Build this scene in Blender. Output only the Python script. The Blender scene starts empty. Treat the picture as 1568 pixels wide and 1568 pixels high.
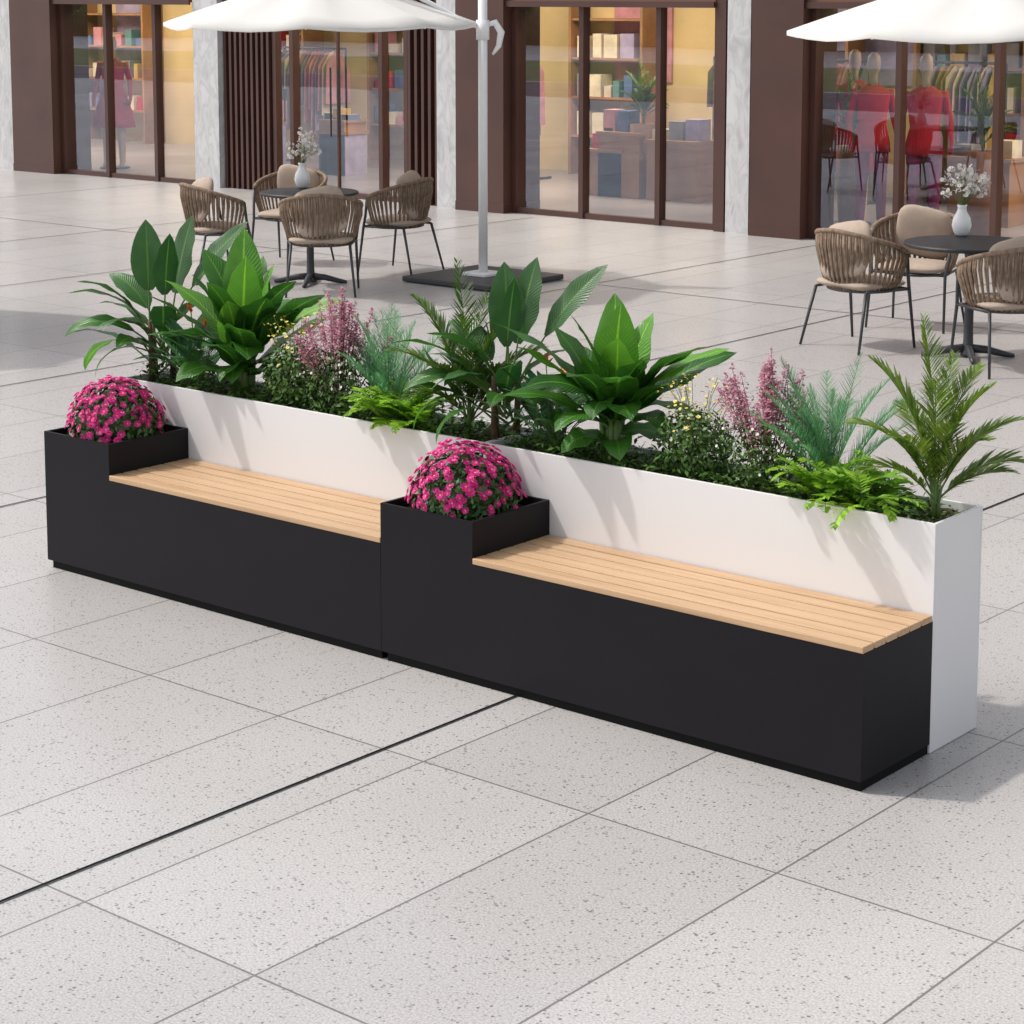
import bpy, math, random
import numpy as np
from mathutils import Vector, Matrix
random.seed(7)
# ---- measured dimensions of the place (metres)
hs=0.45
L1,BW1,HB,D,HP,DP,ZB,L2,BW2=1.9044,.4118,.5753,.4209,.7391,.3096,.033,1.9624,.4320
LT=L1+L2; SEAM=2.030
TX,TX0,TY,TY0=.647,1.398,1.319,-.642
DR=[2.526,-.991,-3.467]
CAM=Vector((6.911,-5.255,2.368)); YAW,PIT=-.69685,.13293; FPX,PY=3209.4,416.4
fw=Vector((math.sin(YAW)*math.cos(PIT),math.cos(YAW)*math.cos(PIT),-math.sin(PIT)))
CR=Vector((math.cos(YAW),-math.sin(YAW),0)); CU=CR.cross(fw)
BASEAZ=math.radians(39.93)
# ---------------------------------------------------------------- materials
def newmat(name):
    m=bpy.data.materials.new(name); m.use_nodes=True
    nt=m.node_tree; b=nt.nodes['Principled BSDF']; return m,nt,b
def N(nt,t,**k):
    n=nt.nodes.new(t)
    for a,v in k.items(): setattr(n,a,v)
    return n
def ramp(nt,fac,stops):
    r=N(nt,'ShaderNodeValToRGB'); e=r.color_ramp.elements
    while len(e)<len(stops): e.new(0.5)
    for i,(pos,c) in enumerate(stops): e[i].position=pos; e[i].color=(*c,1) if len(c)==3 else c
    nt.links.new(fac,r.inputs[0]); return r.outputs[0]
def simple(name,col,rough=0.5,metal=0,var=0.12,scale=8,bump=0.0,bscale=200,spec=0.5):
    m,nt,b=newmat(name)
    tc=N(nt,'ShaderNodeTexCoord'); no=N(nt,'ShaderNodeTexNoise'); no.inputs['Scale'].default_value=scale; no.inputs['Detail'].default_value=2
    nt.links.new(tc.outputs['Object'],no.inputs['Vector'])
    c1=tuple(c*(1-var) for c in col); c2=tuple(min(1,c*(1+var)) for c in col)
    nt.links.new(ramp(nt,no.outputs[0],[(0.3,c1),(0.7,c2)]),b.inputs['Base Color'])
    b.inputs['Roughness'].default_value=rough; b.inputs['Metallic'].default_value=metal
    b.inputs['Specular IOR Level'].default_value=spec
    if bump:
        n2=N(nt,'ShaderNodeTexNoise'); n2.inputs['Scale'].default_value=bscale; n2.inputs['Detail'].default_value=1; nt.links.new(tc.outputs['Object'],n2.inputs['Vector'])
        bp=N(nt,'ShaderNodeBump'); bp.inputs['Strength'].default_value=bump; bp.inputs['Distance'].default_value=0.002
        nt.links.new(n2.outputs[0],bp.inputs['Height']); nt.links.new(bp.outputs[0],b.inputs['Normal'])
    return m
def leafmat(name,dark,light,rough=0.38,trans=0.25,veins=False,spec=0.5):
    m,nt,b=newmat(name)
    ge=N(nt,'ShaderNodeNewGeometry'); 
    tc=N(nt,'ShaderNodeTexCoord'); no=N(nt,'ShaderNodeTexNoise'); no.inputs['Scale'].default_value=14; no.inputs['Detail'].default_value=1
    nt.links.new(tc.outputs['Object'],no.inputs['Vector'])
    ad=N(nt,'ShaderNodeMath',operation='ADD'); nt.links.new(ge.outputs['Random Per Island'],ad.inputs[0]); nt.links.new(no.outputs[0],ad.inputs[1])
    ml=N(nt,'ShaderNodeMath',operation='MULTIPLY'); nt.links.new(ad.outputs[0],ml.inputs[0]); ml.inputs[1].default_value=0.55
    col=ramp(nt,ml.outputs[0],[(0.15,dark),(0.85,light)])
    if veins:
        uv=N(nt,'ShaderNodeUVMap'); sp=N(nt,'ShaderNodeSeparateXYZ'); nt.links.new(uv.outputs[0],sp.inputs[0])
        s=N(nt,'ShaderNodeMath',operation='SUBTRACT'); nt.links.new(sp.outputs[0],s.inputs[0]); s.inputs[1].default_value=0.5
        a=N(nt,'ShaderNodeMath',operation='ABSOLUTE'); nt.links.new(s.outputs[0],a.inputs[0])
        k=N(nt,'ShaderNodeMath',operation='MULTIPLY'); nt.links.new(a.outputs[0],k.inputs[0]); k.inputs[1].default_value=-0.35
        k2=N(nt,'ShaderNodeMath',operation='ADD'); nt.links.new(k.outputs[0],k2.inputs[0]); nt.links.new(sp.outputs[1],k2.inputs[1])
        k3=N(nt,'ShaderNodeMath',operation='MULTIPLY'); nt.links.new(k2.outputs[0],k3.inputs[0]); k3.inputs[1].default_value=150
        k4=N(nt,'ShaderNodeMath',operation='SINE'); nt.links.new(k3.outputs[0],k4.inputs[0])
        bp=N(nt,'ShaderNodeBump'); bp.inputs['Strength'].default_value=0.3; bp.inputs['Distance'].default_value=0.003
        nt.links.new(k4.outputs[0],bp.inputs['Height']); nt.links.new(bp.outputs[0],b.inputs['Normal'])
        rr=ramp(nt,a.outputs[0],[(0.0,(1,1,1)),(0.05,(0,0,0))])
        mx=N(nt,'ShaderNodeMix',data_type='RGBA'); nt.links.new(rr,mx.inputs[0]); nt.links.new(col,mx.inputs[6]); mx.inputs[7].default_value=(light[0]*2.2,light[1]*1.7,light[2]*1.6,1)
        col=mx.outputs[2]
    nt.links.new(col,b.inputs['Base Color']); b.inputs['Roughness'].default_value=rough; b.inputs['Specular IOR Level'].default_value=spec
    if trans>0:
        tr=N(nt,'ShaderNodeBsdfTranslucent'); hv=N(nt,'ShaderNodeHueSaturation'); hv.inputs['Value'].default_value=1.6; nt.links.new(col,hv.inputs['Color']); nt.links.new(hv.outputs[0],tr.inputs[0])
        ms=N(nt,'ShaderNodeMixShader'); ms.inputs[0].default_value=trans
        out=nt.nodes['Material Output']
        nt.links.new(b.outputs[0],ms.inputs[1]); nt.links.new(tr.outputs[0],ms.inputs[2]); nt.links.new(ms.outputs[0],out.inputs[0])
    return m
M={}
M['black']=simple('charcoal_powder_coat',(0.0105,0.0095,0.0118),0.5,var=0.08,scale=3,spec=0.14)
M['plinth']=simple('dark_plinth',(0.006,0.006,0.006),0.6,spec=.1)
M['white']=simple('white_powder_coat',(0.75,0.74,0.742),0.42,var=0.012,scale=2)
M['soil']=simple('soil',(0.035,0.026,0.018),0.95,var=0.5,scale=40,bump=1,bscale=120)
M['moss']=leafmat('moss',(0.03,0.06,0.006),(0.12,0.19,0.02),0.9,0.0)
M['metal']=simple('dark_metal',(0.035,0.035,0.04),0.45)
M['tabletop']=simple('dark_table_top',(0.028,0.028,0.032),0.5,spec=.3)
M['rope']=simple('woven_rope',(0.20,0.137,0.092),0.85,var=0.35,scale=30)
M['cushion']=simple('beige_cushion',(0.38,0.30,0.24),0.95,var=0.08,scale=12,bump=0.3,bscale=300)
M['whitemetal']=simple('white_metal',(0.8,0.8,0.8),0.35,var=0.02)
M['ceramic']=simple('white_ceramic',(0.82,0.82,0.82),0.25,var=0.02)
M['brown']=simple('brown_cladding',(0.07,0.028,0.021),0.4,var=0.18,scale=1.5)
M['brownlight']=simple('brown_fascia',(0.16,0.072,0.045),0.45,var=0.1,scale=1.5)
M['shopwall']=simple('warm_shop_wall',(0.60,0.45,0.23),0.8,var=0.25,scale=0.8)
M['shopwood']=simple('shop_wood',(0.33,0.17,0.08),0.6,var=0.25,scale=2)
M['shopfloor']=simple('shop_floor',(0.30,0.27,0.29),0.3,var=0.2,scale=1)
M['ceiling']=simple('shop_ceiling',(0.7,0.68,0.62),0.8)
M['skin']=simple('mannequin_plaster',(0.45,0.32,0.25),0.5,var=0.04)
M['pot']=simple('terracotta_pot',(0.25,0.12,0.07),0.8)
for n,c in dict(red=(0.45,0.008,0.022),maroon=(0.17,0.015,0.07),blue=(0.10,0.15,0.30),lav=(0.35,0.3,0.45),cream=(0.7,0.62,0.48),pink=(0.55,0.25,0.3),teal=(0.12,0.25,0.25),grey=(0.24,0.23,0.25),mustard=(0.5,0.33,0.1)).items():
    M['g_'+n]=simple('fabric_'+n,c,0.9,var=0.2,scale=5)
M['big']=leafmat('big_leaf_green',(0.014,0.065,0.008),(0.055,0.19,0.018),0.36,0.24,True)
M['bigl']=leafmat('big_leaf_light',(0.05,0.18,0.015),(0.13,0.34,0.03),0.36,0.3,True)
M['strel']=leafmat('strelitzia_leaf',(0.012,0.055,0.012),(0.04,0.13,0.022),0.36,0.22,True)
M['stem']=simple('green_stem',(0.10,0.17,0.04),0.5,var=0.2,scale=20)
M['bstem']=simple('brown_stem',(0.10,0.06,0.03),0.8,var=0.3,scale=30)
M['palm']=leafmat('palm_leaflet',(0.045,0.11,0.010),(0.19,0.28,0.035),0.4,0.25)
M['palmd']=leafmat('palm_leaflet_dark',(0.03,0.09,0.010),(0.11,0.19,0.022),0.4,0.2)
M['bush']=leafmat('bush_leaf',(0.018,0.06,0.01),(0.08,0.17,0.02),0.5,0.0)
M['feather']=leafmat('feather_leaf',(0.05,0.18,0.07),(0.15,0.36,0.16),0.6,0.35)
M['lime']=leafmat('lime_fern',(0.09,0.24,0.012),(0.30,0.52,0.04),0.5,0.35)
M['yellow']=leafmat('yellow_petal',(0.6,0.45,0.03),(0.8,0.7,0.2),0.6,0.0)
M['astilbe']=leafmat('astilbe_flower',(0.30,0.09,0.15),(0.62,0.32,0.40),0.7,0.25)
M['whitefl']=leafmat('white_petal',(0.65,0.62,0.6),(0.85,0.83,0.8),0.7,0.0)
M['mum']=leafmat('magenta_petal',(0.42,0.006,0.15),(0.80,0.05,0.35),0.55,0.3)
M['mumc']=simple('flower_centre',(0.75,0.35,0.10),0.8)
M['mumleaf']=leafmat('mum_leaf',(0.012,0.045,0.01),(0.05,0.13,0.02),0.5,0.0)
M['orange']=simple('orange_flower',(0.75,0.15,0.02),0.5)
def woodmat():
    m,nt,b=newmat('light_wood_slats')
    tc=N(nt,'ShaderNodeTexCoord'); mp=N(nt,'ShaderNodeMapping'); mp.inputs['Scale'].default_value=(1.2,30,30)
    nt.links.new(tc.outputs['Object'],mp.inputs[0]); no=N(nt,'ShaderNodeTexNoise'); no.inputs['Scale'].default_value=2.5; no.inputs['Detail'].default_value=6
    nt.links.new(mp.outputs[0],no.inputs['Vector'])
    ge=N(nt,'ShaderNodeNewGeometry')
    ma=N(nt,'ShaderNodeMath',operation='MULTIPLY_ADD'); nt.links.new(ge.outputs['Random Per Island'],ma.inputs[0]); ma.inputs[1].default_value=0.22; nt.links.new(no.outputs[0],ma.inputs[2])
    nt.links.new(ramp(nt,ma.outputs[0],[(0.3,(0.40,0.245,0.13)),(0.6,(0.52,0.335,0.19)),(0.9,(0.58,0.39,0.23))]),b.inputs['Base Color'])
    b.inputs['Roughness'].default_value=0.5
    return m
M['wood']=woodmat()
def marblemat():
    m,nt,b=newmat('grey_veined_stone')
    tc=N(nt,'ShaderNodeTexCoord'); mp=N(nt,'ShaderNodeMapping'); mp.inputs['Scale'].default_value=(3,3,1.2)
    nt.links.new(tc.outputs['Object'],mp.inputs[0]); no=N(nt,'ShaderNodeTexNoise'); no.inputs['Scale'].default_value=2.2; no.inputs['Detail'].default_value=7; no.inputs['Distortion'].default_value=0.6
    nt.links.new(mp.outputs[0],no.inputs['Vector'])
    nt.links.new(ramp(nt,no.outputs[0],[(0.3,(0.40,0.39,0.40)),(0.47,(0.58,0.57,0.57)),(0.52,(0.48,0.47,0.48)),(0.6,(0.60,0.59,0.59))]),b.inputs['Base Color'])
    b.inputs['Roughness'].default_value=0.4
    return m
M['marble']=marblemat()
def glassmat():
    m,nt,b=newmat('shop_glass'); nt.nodes.remove(b)
    fr=N(nt,'ShaderNodeFresnel'); fr.inputs[0].default_value=1.5
    ma=N(nt,'ShaderNodeMath',operation='MULTIPLY_ADD'); nt.links.new(fr.outputs[0],ma.inputs[0]); ma.inputs[1].default_value=1.2; ma.inputs[2].default_value=0.10; ma.use_clamp=True
    tr=N(nt,'ShaderNodeBsdfTransparent'); tr.inputs[0].default_value=(0.93,0.94,0.95,1)
    gl=N(nt,'ShaderNodeBsdfGlossy'); gl.inputs['Roughness'].default_value=0.0; gl.inputs[0].default_value=(0.72,0.83,1,1)
    tc=N(nt,'ShaderNodeTexCoord'); no=N(nt,'ShaderNodeTexNoise'); no.inputs['Scale'].default_value=1.2; no.inputs['Detail'].default_value=0; nt.links.new(tc.outputs['Object'],no.inputs['Vector'])
    bp=N(nt,'ShaderNodeBump'); bp.inputs['Strength'].default_value=0.05; bp.inputs['Distance'].default_value=0.01; nt.links.new(no.outputs[0],bp.inputs['Height']); nt.links.new(bp.outputs[0],gl.inputs['Normal'])
    ms=N(nt,'ShaderNodeMixShader'); nt.links.new(ma.outputs[0],ms.inputs[0]); nt.links.new(tr.outputs[0],ms.inputs[1]); nt.links.new(gl.outputs[0],ms.inputs[2])
    nt.links.new(ms.outputs[0],nt.nodes['Material Output'].inputs[0]); return m
M['glass']=glassmat()
def canopymat():
    m,nt,b=newmat('white_canopy_fabric'); b.inputs['Base Color'].default_value=(0.74,0.725,0.69,1); b.inputs['Roughness'].default_value=0.9
    tr=N(nt,'ShaderNodeBsdfTranslucent'); tr.inputs[0].default_value=(0.75,0.73,0.69,1)
    ms=N(nt,'ShaderNodeMixShader'); ms.inputs[0].default_value=0.25
    nt.links.new(b.outputs[0],ms.inputs[1]); nt.links.new(tr.outputs[0],ms.inputs[2]); nt.links.new(ms.outputs[0],nt.nodes['Material Output'].inputs[0]); return m
M['canopy']=canopymat()
def groundmat():
    m,nt,b=newmat('granite_paving'); L=nt.links.new
    tc=N(nt,'ShaderNodeTexCoord'); sp=N(nt,'ShaderNodeSeparateXYZ'); L(tc.outputs['Object'],sp.inputs[0])
    def mth(op,a,b_=None,c=None,clamp=False):
        n=N(nt,'ShaderNodeMath',operation=op); n.use_clamp=clamp
        for i,x in enumerate((a,b_,c)):
            if x is None: continue
            if isinstance(x,(int,float)): n.inputs[i].default_value=x
            else: L(x,n.inputs[i])
        return n.outputs[0]
    u=mth('DIVIDE',mth('SUBTRACT',sp.outputs[0],TX0),TX); v=mth('DIVIDE',mth('SUBTRACT',sp.outputs[1],TY0),TY)
    cb=N(nt,'ShaderNodeCombineXYZ'); L(mth('FLOOR',u),cb.inputs[0]); L(mth('FLOOR',v),cb.inputs[1])
    wn=N(nt,'ShaderNodeTexWhiteNoise',noise_dimensions='2D'); L(cb.outputs[0],wn.inputs['Vector'])
    def joint(x,w): 
        f=mth('SUBTRACT',mth('FRACT',x),0.5); return mth('GREATER_THAN',mth('ABSOLUTE',f),0.5-w)
    j=mth('MAXIMUM',joint(u,0.0036/TX),joint(v,0.0036/TY))
    n1=N(nt,'ShaderNodeTexNoise'); n1.inputs['Scale'].default_value=150; n1.inputs['Detail'].default_value=2; L(tc.outputs['Object'],n1.inputs['Vector'])
    n2=N(nt,'ShaderNodeTexNoise'); n2.inputs['Scale'].default_value=0.6; n2.inputs['Detail'].default_value=5; L(tc.outputs['Object'],n2.inputs['Vector'])
    vo=N(nt,'ShaderNodeTexVoronoi'); vo.inputs['Scale'].default_value=110; L(tc.outputs['Object'],vo.inputs['Vector'])
    sv=N(nt,'ShaderNodeSeparateColor'); L(vo.outputs['Color'],sv.inputs[0])
    base=ramp(nt,n1.outputs[0],[(0.3,(0.33,0.31,0.30)),(0.5,(0.455,0.434,0.422)),(0.7,(0.55,0.527,0.513))])
    tone=mth('MULTIPLY_ADD',wn.outputs[0],0.11,0.91)
    tone2=mth('MULTIPLY_ADD',n2.outputs[0],0.46,0.72)
    tt=mth('MULTIPLY',tone,tone2)
    vm=N(nt,'ShaderNodeVectorMath',operation='SCALE'); L(base,vm.inputs[0]); L(tt,vm.inputs['Scale'])
    spk=mth('MULTIPLY',mth('GREATER_THAN',sv.outputs[0],0.80),mth('LESS_THAN',vo.outputs['Distance'],mth('MULTIPLY_ADD',sv.outputs[2],0.34,0.2)))
    mx=N(nt,'ShaderNodeMix',data_type='RGBA'); L(mth('MULTIPLY',spk,mth('MULTIPLY_ADD',sv.outputs[1],0.5,0.4)),mx.inputs[0]); L(vm.outputs[0],mx.inputs[6]); mx.inputs[7].default_value=(0.10,0.09,0.085,1)
    mj=N(nt,'ShaderNodeMix',data_type='RGBA'); L(mth('MULTIPLY',j,0.9),mj.inputs[0]); L(mx.outputs[2],mj.inputs[6]); mj.inputs[7].default_value=(0.12,0.112,0.108,1)
    L(mj.outputs[2],b.inputs['Base Color'])
    b.inputs['Roughness'].default_value=.45
    L(mth('MULTIPLY_ADD',wn.outputs[0],0.25,mth('MULTIPLY_ADD',n2.outputs[0],1.6,-.5),True),b.inputs['Coat Weight'])
    L(mth('MULTIPLY_ADD',wn.outputs[0],0.10,.16),b.inputs['Coat Roughness'])
    b.inputs['Coat IOR'].default_value=1.45
    return m
M['ground']=groundmat()
M['drain']=simple('dark_joint',(0.008,0.008,0.008),0.8,spec=.1)
M['added_lawn']=simple('added_lawn',(0.09,0.17,0.04),0.9,var=0.35,scale=1.0)
M['added_road']=simple('asphalt',(0.055,0.07,0.10),0.8,var=0.3,scale=1)
M['added_hedge']=leafmat('hedge_leaf',(0.03,0.08,0.015),(0.09,0.17,0.04),0.6,0.0)
# ---------------------------------------------------------------- mesh builder
class MB:
    def __init__(s): s.v=[];s.f=[];s.m=[];s.uv=[];s.mats=[]
    def mi(s,k):
        if k not in s.mats: s.mats.append(k)
        return s.mats.index(k)
    def av(s,p,uv=(0,0)): s.v.append((float(p[0]),float(p[1]),float(p[2]))); s.uv.append(uv); return len(s.v)-1
    def af(s,idx,k): s.f.append(tuple(idx)); s.m.append(s.mi(k))
    def box(s,x0,x1,y0,y1,z0,z1,k):
        i=[s.av((x,y,z)) for z in (z0,z1) for y in (y0,y1) for x in (x0,x1)]
        for q in ((0,2,3,1),(4,5,7,6),(0,1,5,4),(2,6,7,3),(0,4,6,2),(1,3,7,5)): s.af([i[a] for a in q],k)
    def prism(s,poly,y0,y1,k):
        a=[s.av((x,y0,z)) for x,z in poly]; b=[s.av((x,y1,z)) for x,z in poly]; n=len(poly)
        s.af(a,k); s.af(b[::-1],k)
        for i in range(n): s.af((a[i],b[i],b[(i+1)%n],a[(i+1)%n]),k)
    def tube(s,pts,rad,k,n=8,cap=True):
        pts=[Vector(p) for p in pts]
        if not hasattr(rad,'__len__'): rad=[rad]*len(pts)
        rings=[]; prev=None
        for i,p in enumerate(pts):
            t=(pts[min(i+1,len(pts)-1)]-pts[max(i-1,0)]).normalized()
            a=prev if prev is not None else (Vector((0,0,1)) if abs(t.z)<0.9 else Vector((1,0,0)))
            a=(a-t*a.dot(t)).normalized(); prev=a; b=t.cross(a)
            rings.append([s.av(p+(a*math.cos(2*math.pi*j/n)+b*math.sin(2*math.pi*j/n))*rad[i]) for j in range(n)])
        for i in range(len(rings)-1):
            for j in range(n): s.af((rings[i][j],rings[i][(j+1)%n],rings[i+1][(j+1)%n],rings[i+1][j]),k)
        if cap: s.af(rings[0][::-1],k); s.af(rings[-1],k)
    def lathe(s,prof,k,n=24,c=(0,0,0),sx=1,sy=1):
        rings=[[s.av((c[0]+r*sx*math.cos(2*math.pi*j/n),c[1]+r*sy*math.sin(2*math.pi*j/n),c[2]+z)) for j in range(n)] for r,z in prof]
        for i in range(len(rings)-1):
            for j in range(n): s.af((rings[i][j],rings[i][(j+1)%n],rings[i+1][(j+1)%n],rings[i+1][j]),k)
        s.af(rings[0][::-1],k); s.af(rings[-1],k)
    def obj(s,name,parent=None,smooth=True,bevel=0):
        me=bpy.data.meshes.new(name); me.from_pydata(s.v,[],s.f)
        for k in s.mats: me.materials.append(M[k])
        me.polygons.foreach_set('material_index',s.m)
        me.polygons.foreach_set('use_smooth',[smooth]*len(s.f))
        uvl=me.uv_layers.new(name='UVMap')
        li=np.zeros(len(me.loops),dtype=np.int32); me.loops.foreach_get('vertex_index',li)
        uvl.data.foreach_set('uv',np.array(s.uv,dtype=np.float32)[li].ravel())
        me.update()
        o=bpy.data.objects.new(name,me); bpy.context.scene.collection.objects.link(o)
        if parent: o.parent=parent
        if bevel:
            md=o.modifiers.new('bevel','BEVEL'); md.width=bevel; md.segments=2; md.limit_method='ANGLE'
        return o
def empty(name,loc=(0,0,0),rz=0):
    e=bpy.data.objects.new(name,None); e.location=loc; e.rotation_euler=(0,0,rz); e.empty_display_size=0.2
    bpy.context.scene.collection.objects.link(e); return e
R=random.uniform
# ---------------------------------------------------------------- leaves
def leaf(mb,p,az,el,L,W,droop,k,segs=10,fold=0.25,pet=0.0,wave=0.0,twist=0.0,shape=0.8,petr=0.006,petk='stem'):
    p=Vector(p); tot=pet+L; cur=p.copy()
    steps=([pet/4]*4 if pet>0 else [])+[L/segs]*segs
    acc=0; path=[(cur.copy(),el)]
    for st in steps:
        acc+=st; t=acc/tot; e=el-droop*t**1.6
        d=Vector((math.cos(az)*math.cos(e),math.sin(az)*math.cos(e),math.sin(e)))
        cur=cur+d*st; path.append((cur.copy(),e))
    k0=4 if pet>0 else 0
    if pet>0: mb.tube([q[0] for q in path[:6]],[petr,petr*.9,petr*.8,petr*.7,petr*.6,petr*.5],petk,6,False)
    rows=[]; ph=R(0,6)
    for i in range(segs+1):
        c,e=path[k0+i]; t=i/segs
        w=W*0.5*max(0.02,math.sin(math.pi*min(1,(t*0.98+0.02))**shape))**0.75
        if i==segs: w=0.001
        side=Vector((-math.sin(az),math.cos(az),0)); up=Vector((-math.cos(az)*math.sin(e),-math.sin(az)*math.sin(e),math.cos(e)))
        a=twist*(.4+.6*t); s2=side*math.cos(a)+up*math.sin(a); u2=up*math.cos(a)-side*math.sin(a)
        row=[]
        for q,uu in ((-1,0),(-0.55,0.22),(0,0.5),(0.55,0.78),(1,1)):
            off=s2*q*w*math.cos(fold)+u2*(abs(q)*w*math.sin(fold)) 
            if abs(q)==1: off+=u2*(-0.12*w+wave*w*math.sin(t*17+ph+q))
            row.append(mb.av(c+off,(uu,t)))
        rows.append(row)
    for i in range(segs):
        for j in range(4): mb.af((rows[i][j],rows[i][j+1],rows[i+1][j+1],rows[i+1][j]),k)
def strip(mb,p,d,L,W,droop,k,segs=3):
    d=Vector(d).normalized(); side=d.cross(Vector((0,0,1)))
    if side.length<1e-3: side=Vector((1,0,0))
    side.normalize(); a=R(-0.6,0.6); side=(side*math.cos(a)+d.cross(side)*math.sin(a)).normalized()
    cur=Vector(p); rows=[]
    for i in range(segs+1):
        t=i/segs; w=W*0.5*math.sin(math.pi*(0.12+0.86*t))
        rows.append((mb.av(cur-side*w,(0,t)),mb.av(cur+side*w,(1,t))))
        d=(d+Vector((0,0,-droop/segs))).normalized(); cur=cur+d*(L/segs)
    for i in range(segs): mb.af((rows[i][0],rows[i][1],rows[i+1][1],rows[i+1][0]),k)
def frond(mb,p,az,el,L,droop,k,nl=22,ll=0.13,lw=0.012,start=0.25,stemr=0.004,stemk='stem',ang=0.9,ldroop=0.35,lsegs=3):
    cur=Vector(p); segs=24; path=[]
    for i in range(segs+1):
        t=i/segs; e=el-droop*t**1.7
        d=Vector((math.cos(az)*math.cos(e),math.sin(az)*math.cos(e),math.sin(e))); path.append((cur.copy(),d,e)); cur=cur+d*(L/segs)
    mb.tube([q[0] for q in path[::2]],[stemr*(1-0.75*i/12) for i in range(13)],stemk,5,False)
    for i in range(nl):
        t=start+(1-start)*(i+0.5)/nl; x=t*segs; c,d,e=path[min(segs,int(x))]; c=c+d*((x-int(x))*L/segs)
        side=Vector((-math.sin(az),math.cos(az),0)); up=side.cross(d)*-1
        if up.z<0: up=-up
        l=ll*math.sin(math.pi*(0.18+0.75*((t-start)/(1-start))))*R(0.85,1.1)
        for sgn in (-1,1):
            an=ang*(1-0.45*t)*R(0.9,1.1)
            dd=d*math.cos(an)+side*sgn*math.sin(an)+up*R(0.15,0.35)
            strip(mb,c,dd,l,lw,ldroop,k,lsegs)
def rndleaf(mb,c,nrm,s,k,asp=0.45):
    n=(Vector(nrm)+Vector((R(-1,1),R(-1,1),R(-1,1)))*0.7).normalized()
    a=n.cross(Vector((R(-1,1),R(-1,1),R(-1,1)))).normalized(); b=n.cross(a)
    c=Vector(c)
    mb.af([mb.av(c-a*s*0.5),mb.av(c+b*s*asp*0.5+n*s*.06),mb.av(c+a*s*0.5),mb.av(c-b*s*asp*0.5+n*s*.06)],k)
def flower(mb,c,nrm,r,k,kc,np_=9,rings=2):
    n=Vector(nrm).normalized(); a=n.cross(Vector((0.3,0.5,0.9))).normalized(); b=n.cross(a); c=Vector(c)
    for g in range(rings):
        rr=r*(1-0.35*g); lift=0.25+0.5*g; o=R(0,6)
        for i in range(np_):
            t=o+2*math.pi*i/np_; d=a*math.cos(t)+b*math.sin(t); s=n.cross(d)
            w=rr*math.pi/np_*0.95
            mb.af([mb.av(c+d*rr*0.12),mb.av(c+d*rr*0.6+s*w+n*rr*lift*.5),mb.av(c+d*rr+n*rr*lift*0.75),mb.av(c+d*rr*0.6-s*w+n*rr*lift*.5)],k)
    q=[mb.av(c+n*r*0.28+(a*math.cos(j*math.pi/3)+b*math.sin(j*math.pi/3))*r*0.17) for j in range(6)]
    mb.af(q,kc)
# ---------------------------------------------------------------- bench modules
def module(name,x0,L,bw,tx0,tx1):
    e=empty(name,(x0,0,0)); g=0.0008; t=0.012; st=0.022
    b=MB(); b.box(0.02,L-0.008,0.012,D,0.0,ZB,'plinth'); b.obj('plinth',e,False)
    b=MB(); zs=hs-st
    b.prism([(g,ZB),(L-g,ZB),(L-g,zs),(bw,zs),(bw,HB),(g,HB)],0,t,'black')
    b.box(bw,L-g,t+.0002,D-0.002,ZB,zs,'black'); b.obj('black_front_panel_and_seat_base',e,False)
    b=MB(); X0,X1=g,bw; zi=HB-0.035; t2=t+.0002
    b.box(X0,X1,D-0.002-t,D-0.002,ZB,HB,'black')
    b.box(X0,X0+t,t2,D-0.002-t,ZB,HB,'black'); b.box(X1-t,X1,t2,D-0.002-t,zs+.0005,HB,'black')
    b.obj('black_corner_box',e,False)
    b=MB(); b.box(X0+t,X1-t,t2,D-t-0.002,HB-0.1,zi,'soil'); b.obj('corner_soil',e,False)
    b=MB(); ns=6; gap=0.0085; w=(D-0.004-gap*(ns-1))/ns
    for i in range(ns):
        y=-0.002+i*(w+gap); b.box(bw+0.001,L-g,y,y+w,hs-st+0.001,hs+R(-.0004,.0004),'wood')
    b.obj('wood_seat_slats',e,False,0.0025)
    b=MB(); ya,yb=D,D+DP; X0,X1=tx0+g-x0,tx1-g-x0
    b.box(X0,X1,ya,ya+t,0.002,HP,'white'); b.box(X0,X1,yb-t,yb,0.002,HP,'white')
    b.box(X0,X0+t,ya+t,yb-t,0.002,HP,'white'); b.box(X1-t,X1,ya+t,yb-t,0.002,HP,'white')
    b.obj('white_planter_trough',e,False,0.0015)
    b=MB(); nx,ny=70,10; z=HP-0.03; idx=[]
    for i in range(nx+1):
        idx.append([b.av((X0+t+(X1-X0-2*t)*i/nx, ya+t+(DP-2*t)*j/ny, z+R(-0.008,0.008))) for j in range(ny+1)])
    for i in range(nx):
        for j in range(ny): b.af((idx[i][j],idx[i+1][j],idx[i+1][j+1],idx[i][j+1]),'soil')
    for i in range(3400):
        rndleaf(b,(R(X0+t+.01,X1-t-.01),R(ya+t+.006,yb-t-.006),z+R(0,0.018)),(0,0,1),R(0.010,0.022),'moss',0.6)
    for i in range(2400):
        q=R(0,1); rndleaf(b,(X0+t+.02+(X1-X0-2*t-.12)*q,R(ya+t+.01,yb-t-.01),z+R(0.01,0.05+.06*max(0,math.sin(q*31)))),(0,0,1),R(0.02,0.04),'bush',0.4)
    b.obj('planting_soil',e,True)
    return e
module('planter_bench',0,L1,BW1,0,SEAM); module('planter_bench',L1,L2,BW2,SEAM,LT)
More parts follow.
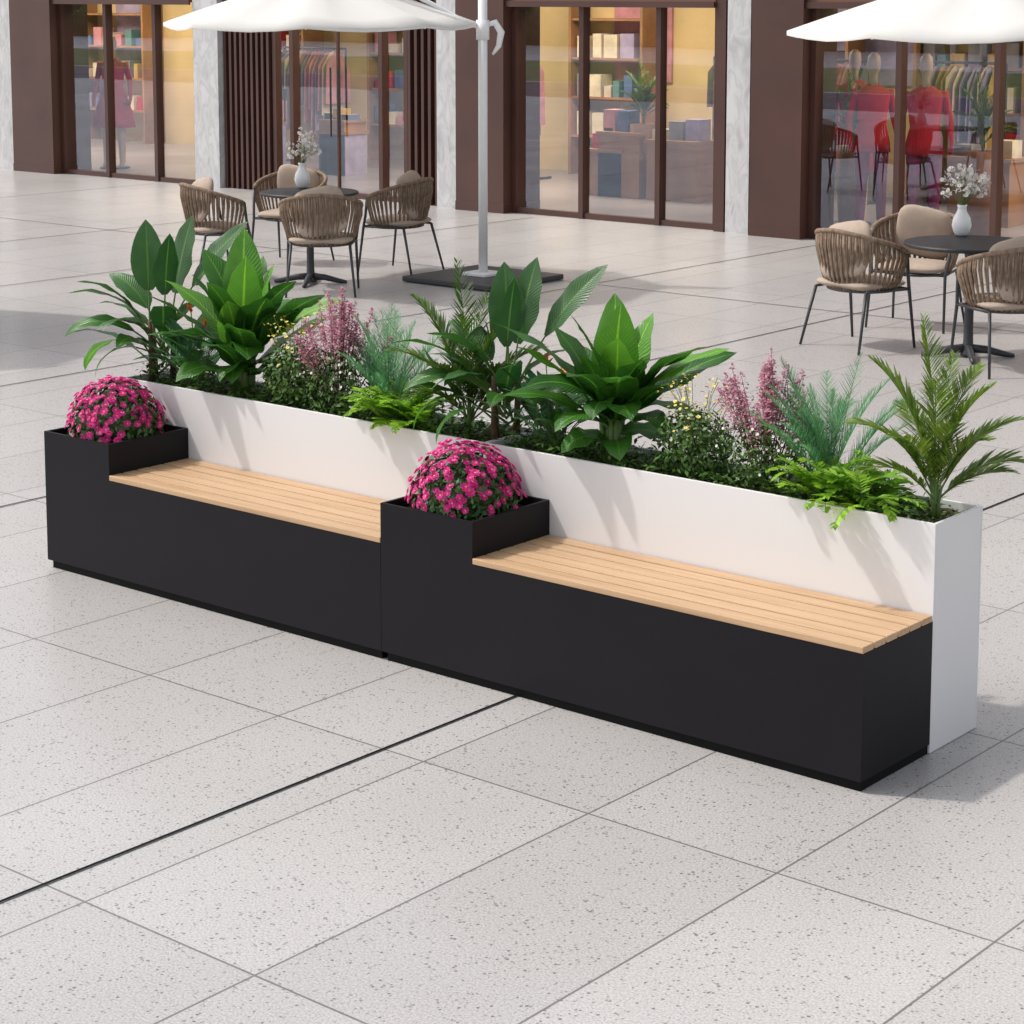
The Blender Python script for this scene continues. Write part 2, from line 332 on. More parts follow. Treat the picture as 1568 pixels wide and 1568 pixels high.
def mums(x0,bw):
    b=MB(); c=Vector((bw/2,D/2,HB-0.03)); rx,rz=0.2,0.22
    b.lathe([(0.10,-0.02),(0.15,0.03),(0.16,0.08),(0.13,0.13),(0.06,0.16),(0.01,0.165)],'mumleaf',20,c)
    for i in range(2300):
        a=R(0,2*math.pi); u=R(-0.12,1); s=math.sqrt(max(0,1-u*u)); k=R(0.74,1.0)
        n=Vector((s*math.cos(a),s*math.sin(a),u)); q=Vector((n.x*rx*k,n.y*rx*k,n.z*rz*k+0.02))
        rndleaf(b,c+q,n,R(0.018,0.036),'mumleaf',0.5)
    n_=300
    for i in range(n_):
        u=1-(i+0.5)/n_*1.0; a=i*2.39996+R(-.2,.2); s=math.sqrt(1-u*u)
        if u<0.25 and R(0,1)<0.2+(.25-u)*2.2: continue
        if R(0,1)<.04: continue
        n=Vector((s*math.cos(a),s*math.sin(a),u+0.12)); k=R(0.93,1.07)
        flower(b,c+Vector((s*math.cos(a)*rx*k,s*math.sin(a)*rx*k,u*rz*k+0.02)),n+Vector((R(-.35,.35),R(-.35,.35),R(-.35,.35))),R(0.013,0.021),'mum','mumc')
    o=b.obj('chrysanthemum_plant',None,True); o.location=(x0,0,0)
mums(0,BW1); mums(L1,BW2)
YC=D+DP/2
ZS=HP-0.035
KEYS=('strel','mid','big','yel','ast','fea','lime','palm')
PX=dict(zip(KEYS,(.088,.315,.599,.960,1.237,1.466,1.585,1.870)))
PX1=dict(zip(KEYS,(.070,.307,.589,.924,1.138,1.387,1.532,1.819)))
def camaz(deg): return BASEAZ+math.radians(deg)
def strelitzia():
    b=MB()
    for (sx,sy) in ((-0.035,0.0),(0.03,0.03),(0.0,-0.05)):
        b.tube([(sx,sy,0),(sx*1.1,sy,0.12),(sx*1.2,sy*1.1,0.24)],[0.014,0.011,0.007],'bstem',7)
    for a,e,pl,L,W,dr,z0,k,tw in [(35,82,0.22,0.30,0.14,0.2,.12,'strel',.2),(5,66,0.28,0.32,0.11,0.45,.12,'strel',.9),(100,86,0.20,0.27,0.13,0.3,.15,'strel',-.3),(-60,86,.22,.24,.11,.2,.12,'strel',.3),
        (178,64,0.18,0.30,0.09,1.3,.1,'big',.4),(190,54,0.14,0.28,0.09,1.7,.1,'big',-.3),(165,42,0.12,0.28,0.09,1.0,.05,'strel',.5),(205,40,0.10,0.24,0.08,2.1,.08,'big',.2),(175,30,.14,.22,.08,1.9,.12,'bigl',.2),
        (185,72,.16,.26,.09,1.2,.12,'strel',.5),(150,60,.14,.24,.09,1.2,.1,'strel',.2),(215,62,.12,.24,.09,1.6,.1,'strel',.1),
        (-10,50,0.14,0.24,0.10,1.5,.08,'big',.5),(-60,60,0.12,0.22,0.10,1.5,.06,'strel',.2),(-110,55,0.10,0.22,0.09,1.5,.08,'big',-.4),(20,40,0.16,0.24,0.09,1.2,.03,'strel',.4),(140,70,0.2,0.24,0.11,1.1,.1,'strel',-.5),(-35,35,.08,.2,.08,1.6,.05,'big',.3),(230,60,.12,.2,.09,1.7,.14,'strel',.2),(-80,72,.1,.24,.10,1.2,.1,'strel',.2),(-20,66,.14,.24,.10,1.2,.12,'strel',-.2)]:
        leaf(b,(R(-.03,.03),R(-.03,.03),z0),camaz(a+R(-6,6)),math.radians(e),L,W,dr,k,pet=pl,wave=0.1,fold=0.22,twist=tw+R(-.25,.25),petr=0.005)
    return b
def bigleaf():
    b=MB(); b.tube([(0,0,0),(0,0,0.1),(0,0,0.2)],[0.03,0.028,0.02],'stem',9)
    for i in range(6): 
        a=R(0,6.28); b.tube([(0.03*math.cos(a),0.03*math.sin(a),0),(0.04*math.cos(a),0.04*math.sin(a),0.15)],[0.013,0.009],'stem',7)
    L_=[(95,84,.12,.40,.15,.25,'bigl'),(30,78,.1,.38,.14,.35,'bigl'),(150,72,.1,.38,.14,.5,'big'),(75,76,.1,.38,.14,.4,'big'),(-60,88,.12,.36,.15,.2,'bigl'),(200,76,.12,.38,.14,.4,'big'),
        (-5,50,.10,.42,.12,.65,'bigl'),(12,42,.10,.42,.12,.55,'big'),(-20,56,.1,.40,.12,.7,'big'),(175,48,.12,.46,.12,.5,'big'),(165,58,.1,.42,.13,.65,'bigl'),(190,40,.1,.36,.11,.8,'big'),(-30,62,.06,.30,.14,.9,'big'),(-60,72,.06,.30,.15,.7,'big'),
        (-90,66,.05,.28,.14,1.0,'big'),(-125,62,.05,.28,.13,1.1,'big'),(200,50,.06,.32,.12,1.2,'big'),(-20,38,.05,.28,.12,1.2,'big'),(-75,48,.03,.24,.13,1.5,'big'),(-110,42,.03,.22,.12,1.6,'big'),(-45,33,.03,.24,.12,1.4,'big'),(220,34,.04,.26,.12,1.3,'big'),(120,60,.08,.32,.13,.8,'big'),(60,55,.08,.3,.13,.9,'big'),(-95,80,.08,.28,.13,.5,'bigl'),(-140,78,.08,.3,.13,.6,'big'),(-15,70,.08,.36,.13,.7,'big'),(-85,30,.02,.18,.10,1.5,'big'),(-160,25,.03,.2,.10,1.3,'big'),(0,22,.03,.2,.10,1.2,'big')]
    for a,e,pl,L,W,dr,k in L_:
        leaf(b,(R(-.02,.02),R(-.02,.02),R(.06,.17)),camaz(a+R(-6,6)),math.radians(e),L*.97,W,dr,k,pet=pl*0.5,wave=0.16,fold=0.2,twist=R(-.5,.5),petr=0.009,shape=0.95)
    return b
def palm(dark=False):
    b=MB(); k='palmd' if dark else 'palm'
    for i in range(4): b.tube([(R(-.015,.015),R(-.015,.015),0),(R(-.02,.02),R(-.02,.02),0.12)],[0.009,0.006],'stem',6)
    for a,e,L,dr in [(130,88,.62,.25),(160,80,.54,.75),(30,80,.50,.7),(0,66,.42,1.0),(180,66,.44,1.2),(-50,72,.36,1.2),(-130,70,.38,1.2),(60,84,.50,.5),(205,50,.34,1.3),(-15,50,.36,1.3),(-90,78,.36,.9),(100,70,.4,1.0),(10,40,.3,1.0),(-110,84,.48,.7),(-20,82,.46,.8)]:
        frond(b,(R(-.01,.01),R(-.01,.01),.06),camaz(a+R(-8,8)),math.radians(e),L,dr,k,nl=42,ll=0.11,lw=0.009,start=0.2,ang=.85)
    return b
def yellowbush():
    b=MB(); 
    for i in range(3600):
        n=Vector((R(-1,1),R(-1,1),R(-.7,1))); 
        if n.length>1 or n.length<.35: continue
        c=Vector((n.x*.15,n.y*.12,.12+n.z*.14)); rndleaf(b,c,n,R(.014,.028),'bush',.5)
    for i in range(60):
        a=R(0,6.28);s=R(0,1)**.5; q=Vector((math.cos(a)*s*.15,math.sin(a)*s*.12,.2+R(-.1,.13)*(1.1-s*.6)+.03))
        if i%3==0: b.tube([(q.x*.4,q.y*.4,.1),q],.0012,'stem',4,False)
        flower(b,q,(q.x*3,q.y*3,.6),R(.005,.009),'yellow','mumc',6,1)
    for i in range(16):
        a=R(0,6.28); top=Vector((math.cos(a)*R(.03,.16),math.sin(a)*R(.02,.1),R(.26,.36)))
        b.tube([(top.x*.3,top.y*.3,.1),top*.7+Vector((0,0,.05)),top],.0012,'stem',4,False)
        for j in range(7): 
            q=top+Vector((R(-.03,.03),R(-.03,.03),R(-.05,.01))); flower(b,q,(R(-1,1),R(-1,1),1),R(.004,.006),'yellow','mumc',5,1)
    return b
def astilbe():
    b=MB()
    for i in range(3000):
        n=Vector((R(-1,1),R(-1,1),R(-1,1)))
        if n.length>1: continue
        rndleaf(b,(n.x*.17,n.y*.11,.11+n.z*.13),n,R(.012,.028),'bush',.4)
    for i in range(42):
        a=R(0,6.28); s=R(.05,1); h=R(.18,.32)+(1-s)*.14
        base=Vector((math.cos(a)*s*.05,math.sin(a)*s*.05,.05)); top=Vector((math.cos(a)*s*.22,math.sin(a)*s*.13,h))
        b.tube([base,(base+top)/2+Vector((0,0,.02)),top],[.002,.0016,.0008],'bstem',4,False)
        for j in range(90):
            t=R(0,1)**0.8; w=.032*(1-t)+.005
            q=base.lerp(top,.5+.5*t)+Vector((R(-w,w),R(-w,w),R(-.006,.01)+.01))
            rndleaf(b,q,(0,0,1),R(.008,.014),'astilbe',.8)
    for i in range(26):
        q=(R(-.14,.14),R(-.12,.02),R(.06,.22)); flower(b,q,(q[0],-1,.4),.005,'whitefl','mumc',5,1)
    return b
def feather():
    b=MB()
    for i in range(18):
        a=R(0,360); frond(b,(R(-.02,.02),R(-.02,.02),0),math.radians(a),math.radians(R(62,86)),R(.30,.44),R(.3,.9),'feather',nl=44,ll=.065,lw=.0085,start=.2,stemr=.0018,ldroop=.1,lsegs=1)
        frond(b,(R(-.02,.02),R(-.02,.02),0),math.radians(a+20),math.radians(R(52,82)),R(.2,.4),R(.3,.8),'feather',nl=38,ll=.05,lw=.008,start=.18,stemr=.0018,ang=.6,ldroop=-.1,lsegs=1)
    return b
def limefern():
    b=MB()
    for i in range(50):
        a=R(0,360); e=R(20,80); L=R(.14,.26)
        frond(b,(R(-.10,.10),R(-.04,.04),R(.0,.04)),math.radians(a),math.radians(e),L,R(.8,1.9),'lime',nl=13,ll=.055,lw=.016,start=.2,stemr=.0018,ang=1.1,ldroop=.3,lsegs=2)
    return b
def midplant():
    b=MB()
    for i in range(30):
        a=R(0,360); leaf(b,(R(-.04,.04),R(-.03,.03),0),math.radians(a),math.radians(R(50,82)),R(.10,.17),R(.035,.055),R(.4,1.4),random.choice(['feather','big','strel']),pet=R(.08,.22),petr=.003,fold=.2,segs=7)
    for i in range(14):
        a=R(0,360); frond(b,(R(-.03,.03),R(-.03,.03),0),math.radians(a),math.radians(R(55,80)),R(.2,.32),R(.4,1.2),'feather',nl=22,ll=.06,lw=.009,start=.25,stemr=.0015,lsegs=1)
    for q in ((.0,-.03,.3),(.05,0,.25)):
        b.tube([(0,0,0),Vector(q)*.6,q],.0025,'stem',5)
        for j in range(4): strip(b,q,(R(-.4,.8),R(-.4,.4),R(.3,1)),.05,.012,0,'orange',2)
    return b
def place(fn,name,key,sc1=1.0,sc2=1.0,dy=0):
    for x0,d,sc in ((0,PX1,sc1),(L1,PX,sc2)):
        b=fn() if fn is not palm else palm(x0==0); o=b.obj(name); o.location=(min(x0+d[key],LT-.08),YC+dy,ZS); o.scale=(sc,)*3
        if x0==0: o.rotation_euler=(0,0,R(-.12,.12))
place(strelitzia,'bird_of_paradise_plant','strel',1.14,1.10)
place(bigleaf,'broadleaf_tropical_plant','big',1.15,1.12)
place(midplant,'flowering_foliage_plant','mid',1.1,1.1)
place(yellowbush,'yellow_flower_shrub','yel',1.08,1.0,-.02)
place(astilbe,'pink_astilbe_plant','ast',1.15,1.10)
place(feather,'feathery_fern_plant','fea',1.18,1.15,.03)
place(limefern,'lime_fern_plant','lime',1,1,-.06)
place(palm,'areca_palm','palm',.98,.96)
# ---------------------------------------------------------------- ground
b=MB(); i=[b.av(q) for q in ((-250,-250,0),(250,-250,0),(250,250,0),(-250,250,0))]; b.af(i,'ground'); b.obj('plaza_paving')
b=MB()
def sheet(b,x0,x1,y0,y1,z,k): b.af([b.av(q) for q in ((x0,y0,z),(x1,y0,z),(x1,y1,z),(x0,y1,z))],k)
DX=[DR[0]+3.6,DR[0],DR[1],DR[2],DR[2]-3.6,DR[2]-6.1,DR[2]-9.7]
for x in DX: sheet(b,x-.0058,x+.0058,-7,11.8,.004,'drain')
ed=[12]+DX+[-30]
for a,c in zip(ed[1:],ed[:-1]): sheet(b,a+.007,c-.007,8.15,8.161,.004,'drain')
b.obj('drainage_joints')
b=MB(); sheet(b,-90,60,-13.4,-7.5,.004,'added_road'); b.obj('added_road')  # added behind the camera to give the shop windows a blue-grey reflection
b=MB(); sheet(b,-90,60,-27,-13.8,.004,'added_lawn'); b.obj('added_lawn')  # added behind the camera for the green band mirrored in the glass
b=MB(); b.box(-90,0,-44,-43.2,0,1.9,'added_hedge')
for i in range(8000): rndleaf(b,(R(-90,0),-43.2+R(0,.4),R(0,2.2)),(0,1,.4),R(.15,.35),'added_hedge',.6)
b.obj('added_hedge')  # added out of view, there only for the shop windows to reflect
# ---------------------------------------------------------------- furniture
def superell(b,c,sx,sy,sz,k,n=14,e=0.45,rot=None):
    rows=[]
    f=lambda v,e: math.copysign(abs(v)**e,v)
    for i in range(n+1):
        ph=-math.pi/2+math.pi*i/n; row=[]
        for j in range(2*n):
            th=math.pi*j/n
            q=Vector((sx*f(math.cos(ph),.9)*f(math.cos(th),e),sy*f(math.cos(ph),.9)*f(math.sin(th),e),sz*f(math.sin(ph),1)))
            if rot: q=rot@q
            row.append(b.av(Vector(c)+q))
        rows.append(row)
    for i in range(n):
        for j in range(2*n): b.af((rows[i][j],rows[i][(j+1)%(2*n)],rows[i+1][(j+1)%(2*n)],rows[i+1][j]),k)
def chair(loc,ang):
    e=empty('rope_armchair',(loc[0],loc[1],0),math.radians(ang)-math.pi/2)
    rail=lambda s:Vector((.32*math.sin(s*2.0),-.29*math.cos(s*2.0)+.03,.80-.15*abs(s)**1.6))
    ring=lambda s:Vector((.235*math.sin(s*2.0),-.215*math.cos(s*2.0)+.03,.395))
    b=MB(); b.tube([rail(-1+i/14) for i in range(29)],.013,'metal',8)
    b.tube([ring(-1.57+3.14*i/28) for i in range(29)],.011,'metal',8)
    for s in (-1,1):
        b.tube([rail(s),Vector((s*.285,.17,.5)),Vector((s*.27,.20,.4)),Vector((s*.285,.25,0))],[.012,.012,.012,.009],'metal',8)
        b.tube([Vector((s*.23,-.17,.40)),Vector((s*.27,-.27,0))],[.012,.009],'metal',8)
        b.tube([Vector((s*.27,.20,.4)),Vector((s*.23,-.17,.4))],.010,'metal',6)
    b.tube([Vector((-.27,.2,.4)),Vector((.27,.2,.4))],.010,'metal',6)
    b.obj('metal_frame',e)
    b=MB(); n=58
    for i in range(n):
        s=-1+2*(i+.5)/n; o=(.03 if i%2 else -.03)
        a=rail(s); c=ring(max(-1,min(1,s+o))); m=a.lerp(c,.5)+Vector((a.x,a.y,0)).normalized()*.02
        b.tube([a+Vector((0,0,.012)),a.lerp(m,.5)+Vector((a.x,a.y,0)).normalized()*.012,m,c.lerp(m,.4)+Vector((a.x,a.y,0)).normalized()*.01,c],.0085,'rope',5)
    b.tube([rail(-.97+i*.97/14) for i in range(29)],.017,'rope',8)
    b.obj('woven_rope_back',e)
    b=MB(); superell(b,(0,.02,.435),.255,.235,.045,'cushion'); b.obj('seat_cushion',e)
    b=MB(); superell(b,(0,-.13,.66),.21,.2,.06,'cushion',12,.55,Matrix.Rotation(math.radians(72),3,'X')@Matrix.Rotation(.2,3,'Z')); b.obj('back_pillow',e)
def table(loc,r):
    e=empty('round_bistro_table',(loc[0],loc[1],0))
    b=MB(); b.lathe([(r-.01,.73),(r,.737),(r,.748),(r-.006,.755)],'tabletop',48); b.obj('round_top',e,False)
    b=MB(); b.lathe([(.05,.012),(.045,.03),(.034,.06),(.03,.2),(.03,.62),(.045,.70),(.12,.728)],'metal',16)
    for k in range(4):
        a=.6+k*math.pi/2; b.tube([(0,0,.06),(math.cos(a)*.12,math.sin(a)*.12,.05),(math.cos(a)*.24,math.sin(a)*.24,.022),(math.cos(a)*.30,math.sin(a)*.30,.014)],[.03,.026,.02,.013],'metal',8)
    b.obj('pedestal',e)
def vase(loc):
    e=empty('flower_vase',(loc[0],loc[1],.756))
    b=MB(); b.lathe([(.03,0),(.05,.02),(.066,.07),(.058,.12),(.032,.165),(.028,.19),(.034,.21),(.028,.208),(.02,.18)],'ceramic',24); b.obj('white_vase',e)
    b=MB()
    for i in range(30):
        a=R(0,6.28); s=R(.02,.16); top=Vector((math.cos(a)*s,math.sin(a)*s,R(.30,.48)-s*.4))
        b.tube([(0,0,.18),top*.5+Vector((0,0,.12)),top],.0018,'stem',4,False)
        for j in range(6): flower(b,top+Vector((R(-.03,.03),R(-.03,.03),R(-.03,.03))),(R(-1,1),R(-1,1),R(0,1)),R(.012,.020),'whitefl','mumc',5,1)
    b.obj('white_flowers',e)
table((-5.275,6.735),.40); table((.523,7.022),.43)
vase((-5.52,6.894)); vase((.306,7.299))
for loc,ang in (((-6.058,6.398),70),((-6.352,7.575),-72),((-4.812,6.402),133),((-5.218,7.754),192),((-.258,6.941),77),((-.377,7.955),-80),((.944,6.765),144)):
    chair(loc,ang)
def umbrella(px,py,cx,cy,zr=2.12,zt=2.52,Rr=1.28,slab=.95):
    e=empty('cantilever_umbrella',(0,0,0))
    b=MB(); n=8; a0=BASEAZ
    top=b.av((cx,cy,zt)); rings=[]; S=6
    for i in range(1,S+1):
        t=i/S; row=[]
        for j in range(n*4):
            a=a0+2*math.pi*j/(n*4); fr=(j%4)/4; ch=math.cos(math.pi/n)/math.cos((fr-.5)*2*math.pi/n)
            sag=math.sin(math.pi*fr)*.05*math.sin(math.pi*t*.8)
            row.append(b.av((cx+math.cos(a)*Rr*t*ch,cy+math.sin(a)*Rr*t*ch,zt-(zt-zr)*(t**1.12)-sag)))
        rings.append(row)
    m=n*4
    for j in range(m): b.af((top,rings[0][j],rings[0][(j+1)%m]),'canopy')
    for i in range(S-1):
        for j in range(m): b.af((rings[i][j],rings[i+1][j],rings[i+1][(j+1)%m],rings[i][(j+1)%m]),'canopy')
    val=[b.av((b.v[k][0],b.v[k][1],b.v[k][2]-.03)) for k in rings[-1]]
    for j in range(m): b.af((rings[-1][j],val[j],val[(j+1)%m],rings[-1][(j+1)%m]),'canopy')
    b.obj('canopy',e)
    b=MB()
    for j in range(n):
        a=a0+2*math.pi*j/n; d=Vector((math.cos(a),math.sin(a),0))
        b.tube([Vector((cx,cy,zt-.03)),Vector((cx,cy,zr-.03))+d*Rr*.98],.009,'whitemetal',6)
    d=Vector((cx-px,cy-py,0)).normalized()
    b.tube([(px,py,.06),(px,py,2.75)],.038,'whitemetal',16)
    b.tube([(px,py,2.72),(px+(cx-px)*.6,py+(cy-py)*.6,2.78),(cx,cy,zt+.12),(cx,cy,zt-.05)],.026,'whitemetal',10)
    b.tube([Vector((px,py,2.08)),Vector((px,py,2.08))+d*.12+Vector((0,0,.03)),Vector((px,py,0))+d*.75+Vector((0,0,2.45)),Vector((px,py,0))+d*1.0+Vector((0,0,2.72))],.02,'whitemetal',8)
    b.tube([Vector((px,py,1.98)),Vector((px,py,2.14))],.055,'whitemetal',14)
    b.tube([Vector((px,py,2.1))-d*.03,Vector((px,py,2.12))-d*.10,Vector((px,py,2.04))-d*.15,Vector((px,py,1.93))-d*.13,Vector((px,py,1.86))-d*.08],[.02,.028,.03,.022,.01],'whitemetal',8)
    b.obj('pole_and_arm',e)
    b=MB(); h=slab/2
    b.box(px-h,px+h,py-h,py+h,.005,.05,'metal'); b.obj('base_slab',e,False,.01)
    b=MB(); b.box(px-.13,px+.13,py-.13,py+.13,.051,.075,'whitemetal'); b.obj('base_plate',e,False,.004)
umbrella(-4.281,7.747,-5.29,6.90); umbrella(2.03,8.28,.569,7.06); umbrella(-8.1,1.3,-6.6,2.35,2.12,2.52,1.45)  # third umbrella is added out of view to shade the paving at far left
# ---------------------------------------------------------------- shop building
YF=12.01
fxs=[30,95,165,240,303,342,415,445,580,620,672,703,782,888,1005,1097,1112,1150,1235,1370,1520]
FX=[-16.17,-15.26,-14.32,-13.37,-12.59,-12.13,-11.29,-10.96,-9.52,-9.11,-8.60,-8.30,-7.56,-6.61,-5.62,-4.88,-4.76,-4.47,-3.83,-2.87,-1.87]
e=empty('shop_building',(0,YF,0))
X=dict(zip(fxs,FX))
H=2.24
gl=MB(); br=MB(); mar=MB(); sl=MB(); hd=MB()
def glassbay(x0,x1,mull,yb=.07,h=H,w=.03,door=None):
    sheetv=[gl.av(q) for q in ((x0,yb,.05),(x1,yb,.05),(x1,yb,h),(x0,yb,h))]; gl.af(sheetv,'glass')
    for m in mull: br.box(m-w,m+w,yb-.06,yb+.05,.0,h,'brown')
    br.box(x0,x1,yb-.04,yb+.04,0,.06,'brown')
    for m in (x0+w,x1-w): br.box(m-w+.001,m+w-.001,yb-.05,yb+.045,.001,h,'brown')
    if door: 
        for s in (-.06,.06): hd.tube([(door+s,yb-.07,.7),(door+s,yb-.07,1.5)],.012,'metal',8)
        br.box(door-.012,door+.012,yb-.02,yb+.02,.06,h,'brown')
def pil(x0,x1): 
    br.box(x0+.06,x1,-.12,.5,0,5.5,'brown'); br.box(x0+.055,x1+.005,-.125,.5,-.01,.10,'brown')
def col(x0,x1): mar.box(x0+.02,x1,-.05,.55,0,5.5,'marble')
def slats(x0,x1):
    br.box(x0,x1,.10,.2,0,5.5,'brown'); n=max(3,int((x1-x0)/.085)); 
    for i in range(n):
        c=x0+(x1-x0)*(i+.5)/n; sl.box(c-.02,c+.02,.02,.099,0,3.2,'brown')
def fascia(x0,x1): br.box(x0,x1,-.06,.5,H,3.3,'brownlight'); br.box(x0,x1,-.09,-.062,H-.03,H+.03,'brown')
pw=X[782]-X[703]
pil(X[30],X[95]); col(X[30]-.42,X[30]+.03)
glassbay(X[95],X[303],[X[165],X[240]]); fascia(X[95],X[303])
col(X[303],X[342]); slats(X[342],X[415]); glassbay(X[415],X[620],[X[445],X[580]],.10,3.2,door=(X[445]+X[580])/2); slats(X[620],X[672]); col(X[672],X[703])
pil(X[703],X[782]); glassbay(X[782],X[1097],[X[888],X[1005]]); fascia(X[782],X[1097])
br.box(X[1097],X[1112],-.05,.3,0,5.5,'brown'); col(X[1112],X[1150])
pil(X[1150],X[1235]); xe=X[1235]+(X[1097]-X[782]); glassbay(X[1235],xe,[X[1370],X[1520]]); fascia(X[1235],xe)
br.box(xe,xe+.1,-.05,.3,0,5.5,'brown'); col(xe+.1,xe+.45); slats(xe+.45,xe+1.4); glassbay(xe+1.4,xe+3.6,[xe+1.8,xe+3.2],.10,3.2); slats(xe+3.6,xe+4.3); col(xe+4.3,xe+4.7)
xl=X[30]-.42; br.box(xl-.25,xl,-.02,.3,0,5.5,'brown'); glassbay(xl-3.2,xl-.25,[xl-2.2,xl-1.2]); fascia(xl-3.2,xl-.25); slats(xl-4,xl-3.2); col(xl-4.4,xl-4)
XL,XR=xl-4.4,xe+4.7
br.box(XL,XR,.02,.6,3.3,3.6,'brownlight'); 
mar.box(XL,XR,.3,.7,3.6,7.0,'marble')
for o_,n_ in ((br,'brown_frames'),(mar,'stone_columns'),(sl,'slatted_screens'),(hd,'door_handles')): o_.obj(n_,e,False)
gl.obj('glass_panes',e,False)
ib=MB(); ib.box(XL,XR,4.5,4.6,0,3.3,'shopwall'); ib.box(XL,XL+.1,.6,4.5,0,3.3,'shopwall'); ib.box(XR-.1,XR,.6,4.5,0,3.3,'shopwall'); ib.box(XL,XR,.62,4.6,3.31,3.4,'ceiling')
sheet(ib,XL,XR,.05,4.5,.012,'shopfloor')
x=XL+1
gc=['g_red','g_blue','g_lav','g_cream','g_pink','g_teal','g_grey','g_mustard','g_cream','g_grey']
while x<XR-2:
    w=R(.9,1.8); 
    for z in (.5,1.0,1.5,2.0): ib.box(x,x+w,4.1,4.49,z,z+.03,'shopwood')
    ib.box(x-.04,x,4.08,4.49,0,2.3,'shopwood'); ib.box(x+w,x+w+.04,4.08,4.49,0,2.3,'shopwood')
    for z in (.53,1.03,1.53):
        xx=x+.05
        while xx<x+w-.2:
            ww=R(.08,.22); ib.box(xx,xx+ww,4.15,4.4,z,z+R(.1,.32),random.choice(gc)); xx+=ww+R(.02,.12)
    x+=w+R(.8,2.2)
for i in range(9):
    xx=R(XL+1,XR-2); ww=R(.4,.7); ht=R(.45,.75)
    ib.box(xx-.02,xx+ww+.02,1.98,2.42,ht+.013,ht+.05,'shopwood'); ib.box(xx,xx+ww,2.0,2.4,.013,ht+.012,random.choice(['shopwood','g_grey','g_lav','shopwood']))
    for j in range(3): ib.box(xx+ww*j/3+.02,xx+ww*(j+1)/3-.02,2.08,2.3,ht+.051,ht+R(.1,.3),random.choice(gc))
for i in range(7):
    xx=XL+1.5+i*(XR-XL-3)/6.5; ib.box(xx,xx+R(.6,1.3),4.46,4.499,R(1.2,1.4),R(2.1,2.9),random.choice(['g_pink','g_cream','g_lav','g_teal','g_mustard']))
ib.obj('shop_interior',e,False)
def garment(b,x,y,z,k,L,w=.42):
    n=5; n2=8; rows=[]
    for i in range(n2+1):
        t=i/n2; ww=w*(.35+.65*min(1,t*5))*(.5 if t==0 else .5+.06*t); row=[]
        for j in range(n):
            s=j/(n-1)*2-1; row.append(b.av((x+.012*math.sin(s*9+z*3+x*40)*(.3+t),y+s*ww,z-.03*abs(s)*(1 if t<.2 else 0)-t*L)))
        rows.append(row)
    for i in range(n2):
        for j in range(n-1): b.af((rows[i][j],rows[i][j+1],rows[i+1][j+1],rows[i+1][j]),k)
def rack(x,y,L,cols):
    b=MB(); 
    for xx in (x,x+L): b.tube([(xx,y,0),(xx,y,1.6)],.015,'metal',6); b.box(xx-.02,xx+.02,y-.25,y+.25,0.013,.04,'metal')
    b.tube([(x,y,1.6),(x+L,y,1.6)],.015,'metal',6)
    xx=x+.06
    while xx<x+L-.05: 
        if R(0,1)<.8: garment(b,xx,y,1.57,random.choice(cols),R(.5,1.2))
        xx+=R(.035,.10)
    o=b.obj('clothing_rack'); o.location=(0,YF,0)
rack(X[95]+.9,3.2,1.2,['g_lav','g_cream','g_pink','g_grey']); rack(X[782]+.3,3.4,.9,['g_blue','g_grey','g_cream','g_lav']); rack(X[888]+.6,3.3,1.0,['g_lav','g_cream','g_pink','g_grey']); rack(X[1235]-.6,3.5,.9,['g_cream','g_mustard','g_lav']); rack(X[415]+.6,3.2,.9,['g_blue','g_lav','g_pink']); rack(X[1520]-.2,3.4,1.2,['g_cream','g_blue','g_lav'])
def mannequin(x,y,topk,botk,dress=False,rz=0):
    b=MB()
    for s in (-1,1): b.tube([(s*.09,0,.9),(s*.10,.0,.5),(s*.11,-.01,.08),(s*.11,-.09,.03)],[.085,.058,.04,.03],botk if not dress else 'skin',10)
    for s in (-1,1): b.tube([(s*.165,0,1.42),(s*.225,.02,1.16),(s*.25,-.05,.95),(s*.24,-.10,.84)],[.045,.036,.028,.02],topk,8)
    if dress: prof=[(.30,.55),(.26,.75),(.19,.95),(.135,1.1),(.16,1.28),(.17,1.4),(.08,1.46),(.05,1.48)]
    else: prof=[(.19,.82),(.18,.92),(.14,1.08),(.165,1.28),(.18,1.4),(.08,1.46),(.05,1.48)]
    b.lathe(prof,topk,20,(0,0,0),1,.62)
    b.lathe([(.045,1.46),(.040,1.54),(.046,1.57),(.066,1.62),(.072,1.68),(.062,1.74),(.03,1.775)],'skin',14,(0,-.01,0),.9,1.1)
    b.lathe([(.2,.0),(.2,.02)],'metal',20)
    o=b.obj('mannequin'); o.location=(x,YF+y,.013); o.rotation_euler=(0,0,rz)
mannequin(-3.42,.5,'g_red','g_maroon',False,.9); mannequin(-2.85,.5,'g_red','g_maroon',False,.5); mannequin(-4.1,1.3,'g_red','g_red',True,.6)
mannequin(X[95]+.0,.9,'g_red','g_blue',True,.6); mannequin(X[580]-.35,1.2,'g_red','g_maroon',True,.4)
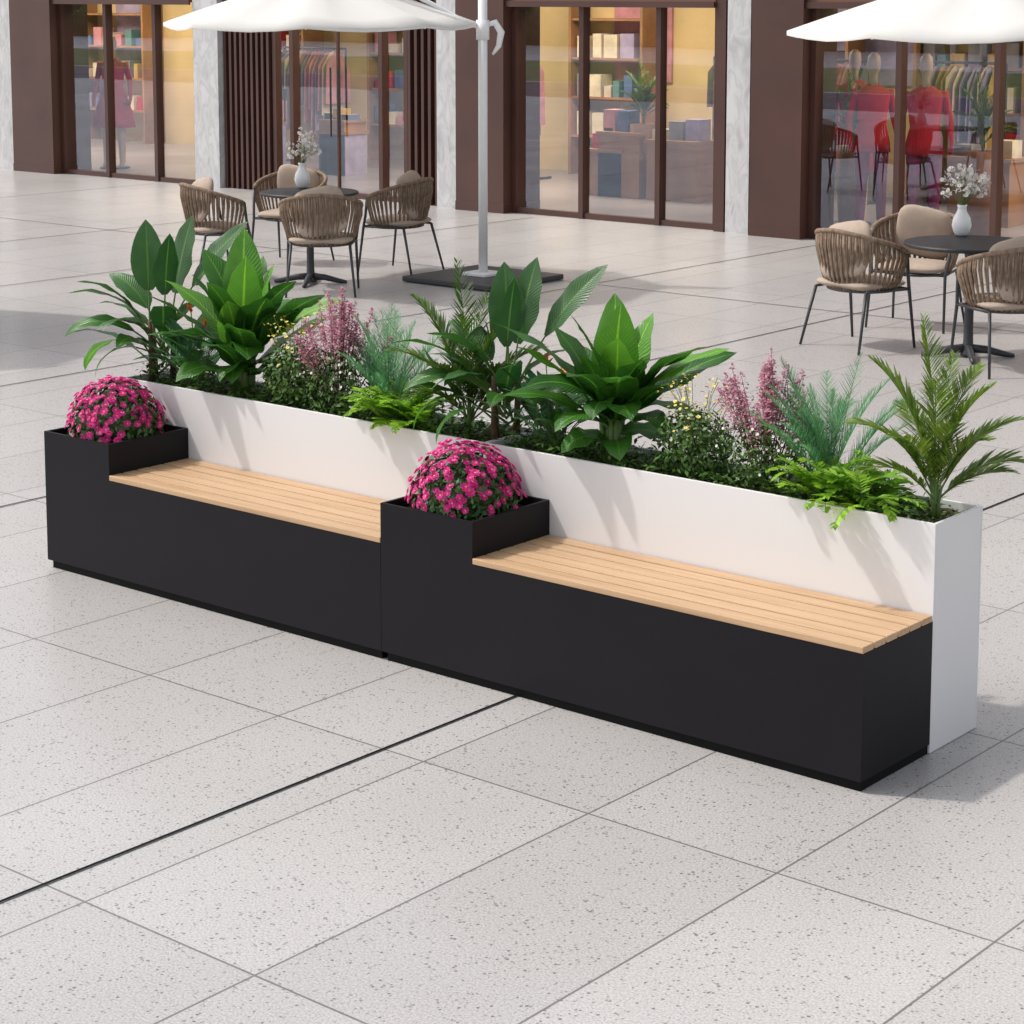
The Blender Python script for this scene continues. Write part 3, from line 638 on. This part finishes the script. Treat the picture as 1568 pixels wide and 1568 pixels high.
for xx,yy in ((-3.75,.7),(-2.45,.9),(X[782]+.15,2.2)):
    b=palm(True); 
    for i in range(len(b.v)): b.v[i]=(b.v[i][0]*1.0,b.v[i][1]*1.0,b.v[i][2]*1.1+.85)
    b.lathe([(.12,0),(.15,.45),(.16,.85),(.14,.85)],'pot',20); o=b.obj('potted_palm'); o.location=(xx,YF+yy,.013)
for i in range(3):
    xx=XL+3+ (XR-XL-6)*i/2
    l=bpy.data.lights.new('shop_ceiling_lamp','AREA'); l.energy=260; l.color=(1,.86,.64); l.shape='RECTANGLE'; l.size=5; l.size_y=1.5
    o=bpy.data.objects.new('shop_ceiling_lamp',l); o.location=(xx,YF+2.2,3.2); bpy.context.scene.collection.objects.link(o)
# ---------------------------------------------------------------- light, camera
trav=Vector((.33,.17,-.5)).normalized()
s=bpy.data.lights.new('sun','SUN'); s.energy=2.6; s.angle=math.radians(2.0); s.color=(1,.955,.90)
so=bpy.data.objects.new('sun',s); so.rotation_euler=trav.to_track_quat('-Z','Y').to_euler(); bpy.context.scene.collection.objects.link(so)
w=bpy.data.worlds.new('World'); bpy.context.scene.world=w; w.use_nodes=True; nt=w.node_tree
sk=nt.nodes.new('ShaderNodeTexSky'); sk.sky_type='NISHITA'; sk.sun_disc=False; sk.sun_elevation=math.asin(-trav.z); sk.sun_rotation=math.atan2(-trav.x,-trav.y); sk.dust_density=3; sk.air_density=1.0
hv=nt.nodes.new('ShaderNodeHueSaturation'); hv.inputs['Saturation'].default_value=.3; hv.inputs['Value'].default_value=1.38
nt.links.new(sk.outputs[0],hv.inputs['Color']); nt.links.new(hv.outputs[0],nt.nodes['Background'].inputs[0]); nt.nodes['Background'].inputs[1].default_value=.15
cd=bpy.data.cameras.new('camera'); co=bpy.data.objects.new('camera',cd); bpy.context.scene.collection.objects.link(co)
mt=Matrix.Identity(4)
for i in range(3): mt[i][0]=CR[i]; mt[i][1]=CU[i]; mt[i][2]=-fw[i]; mt[i][3]=CAM[i]
co.matrix_world=mt; cd.sensor_width=36; cd.lens=FPX*36/1568; cd.shift_y=-(784-PY)/1568; cd.clip_end=1000; cd.clip_start=.1
sc=bpy.context.scene; sc.camera=co; sc.view_settings.view_transform='Standard'; sc.view_settings.look='None'; sc.view_settings.exposure=0
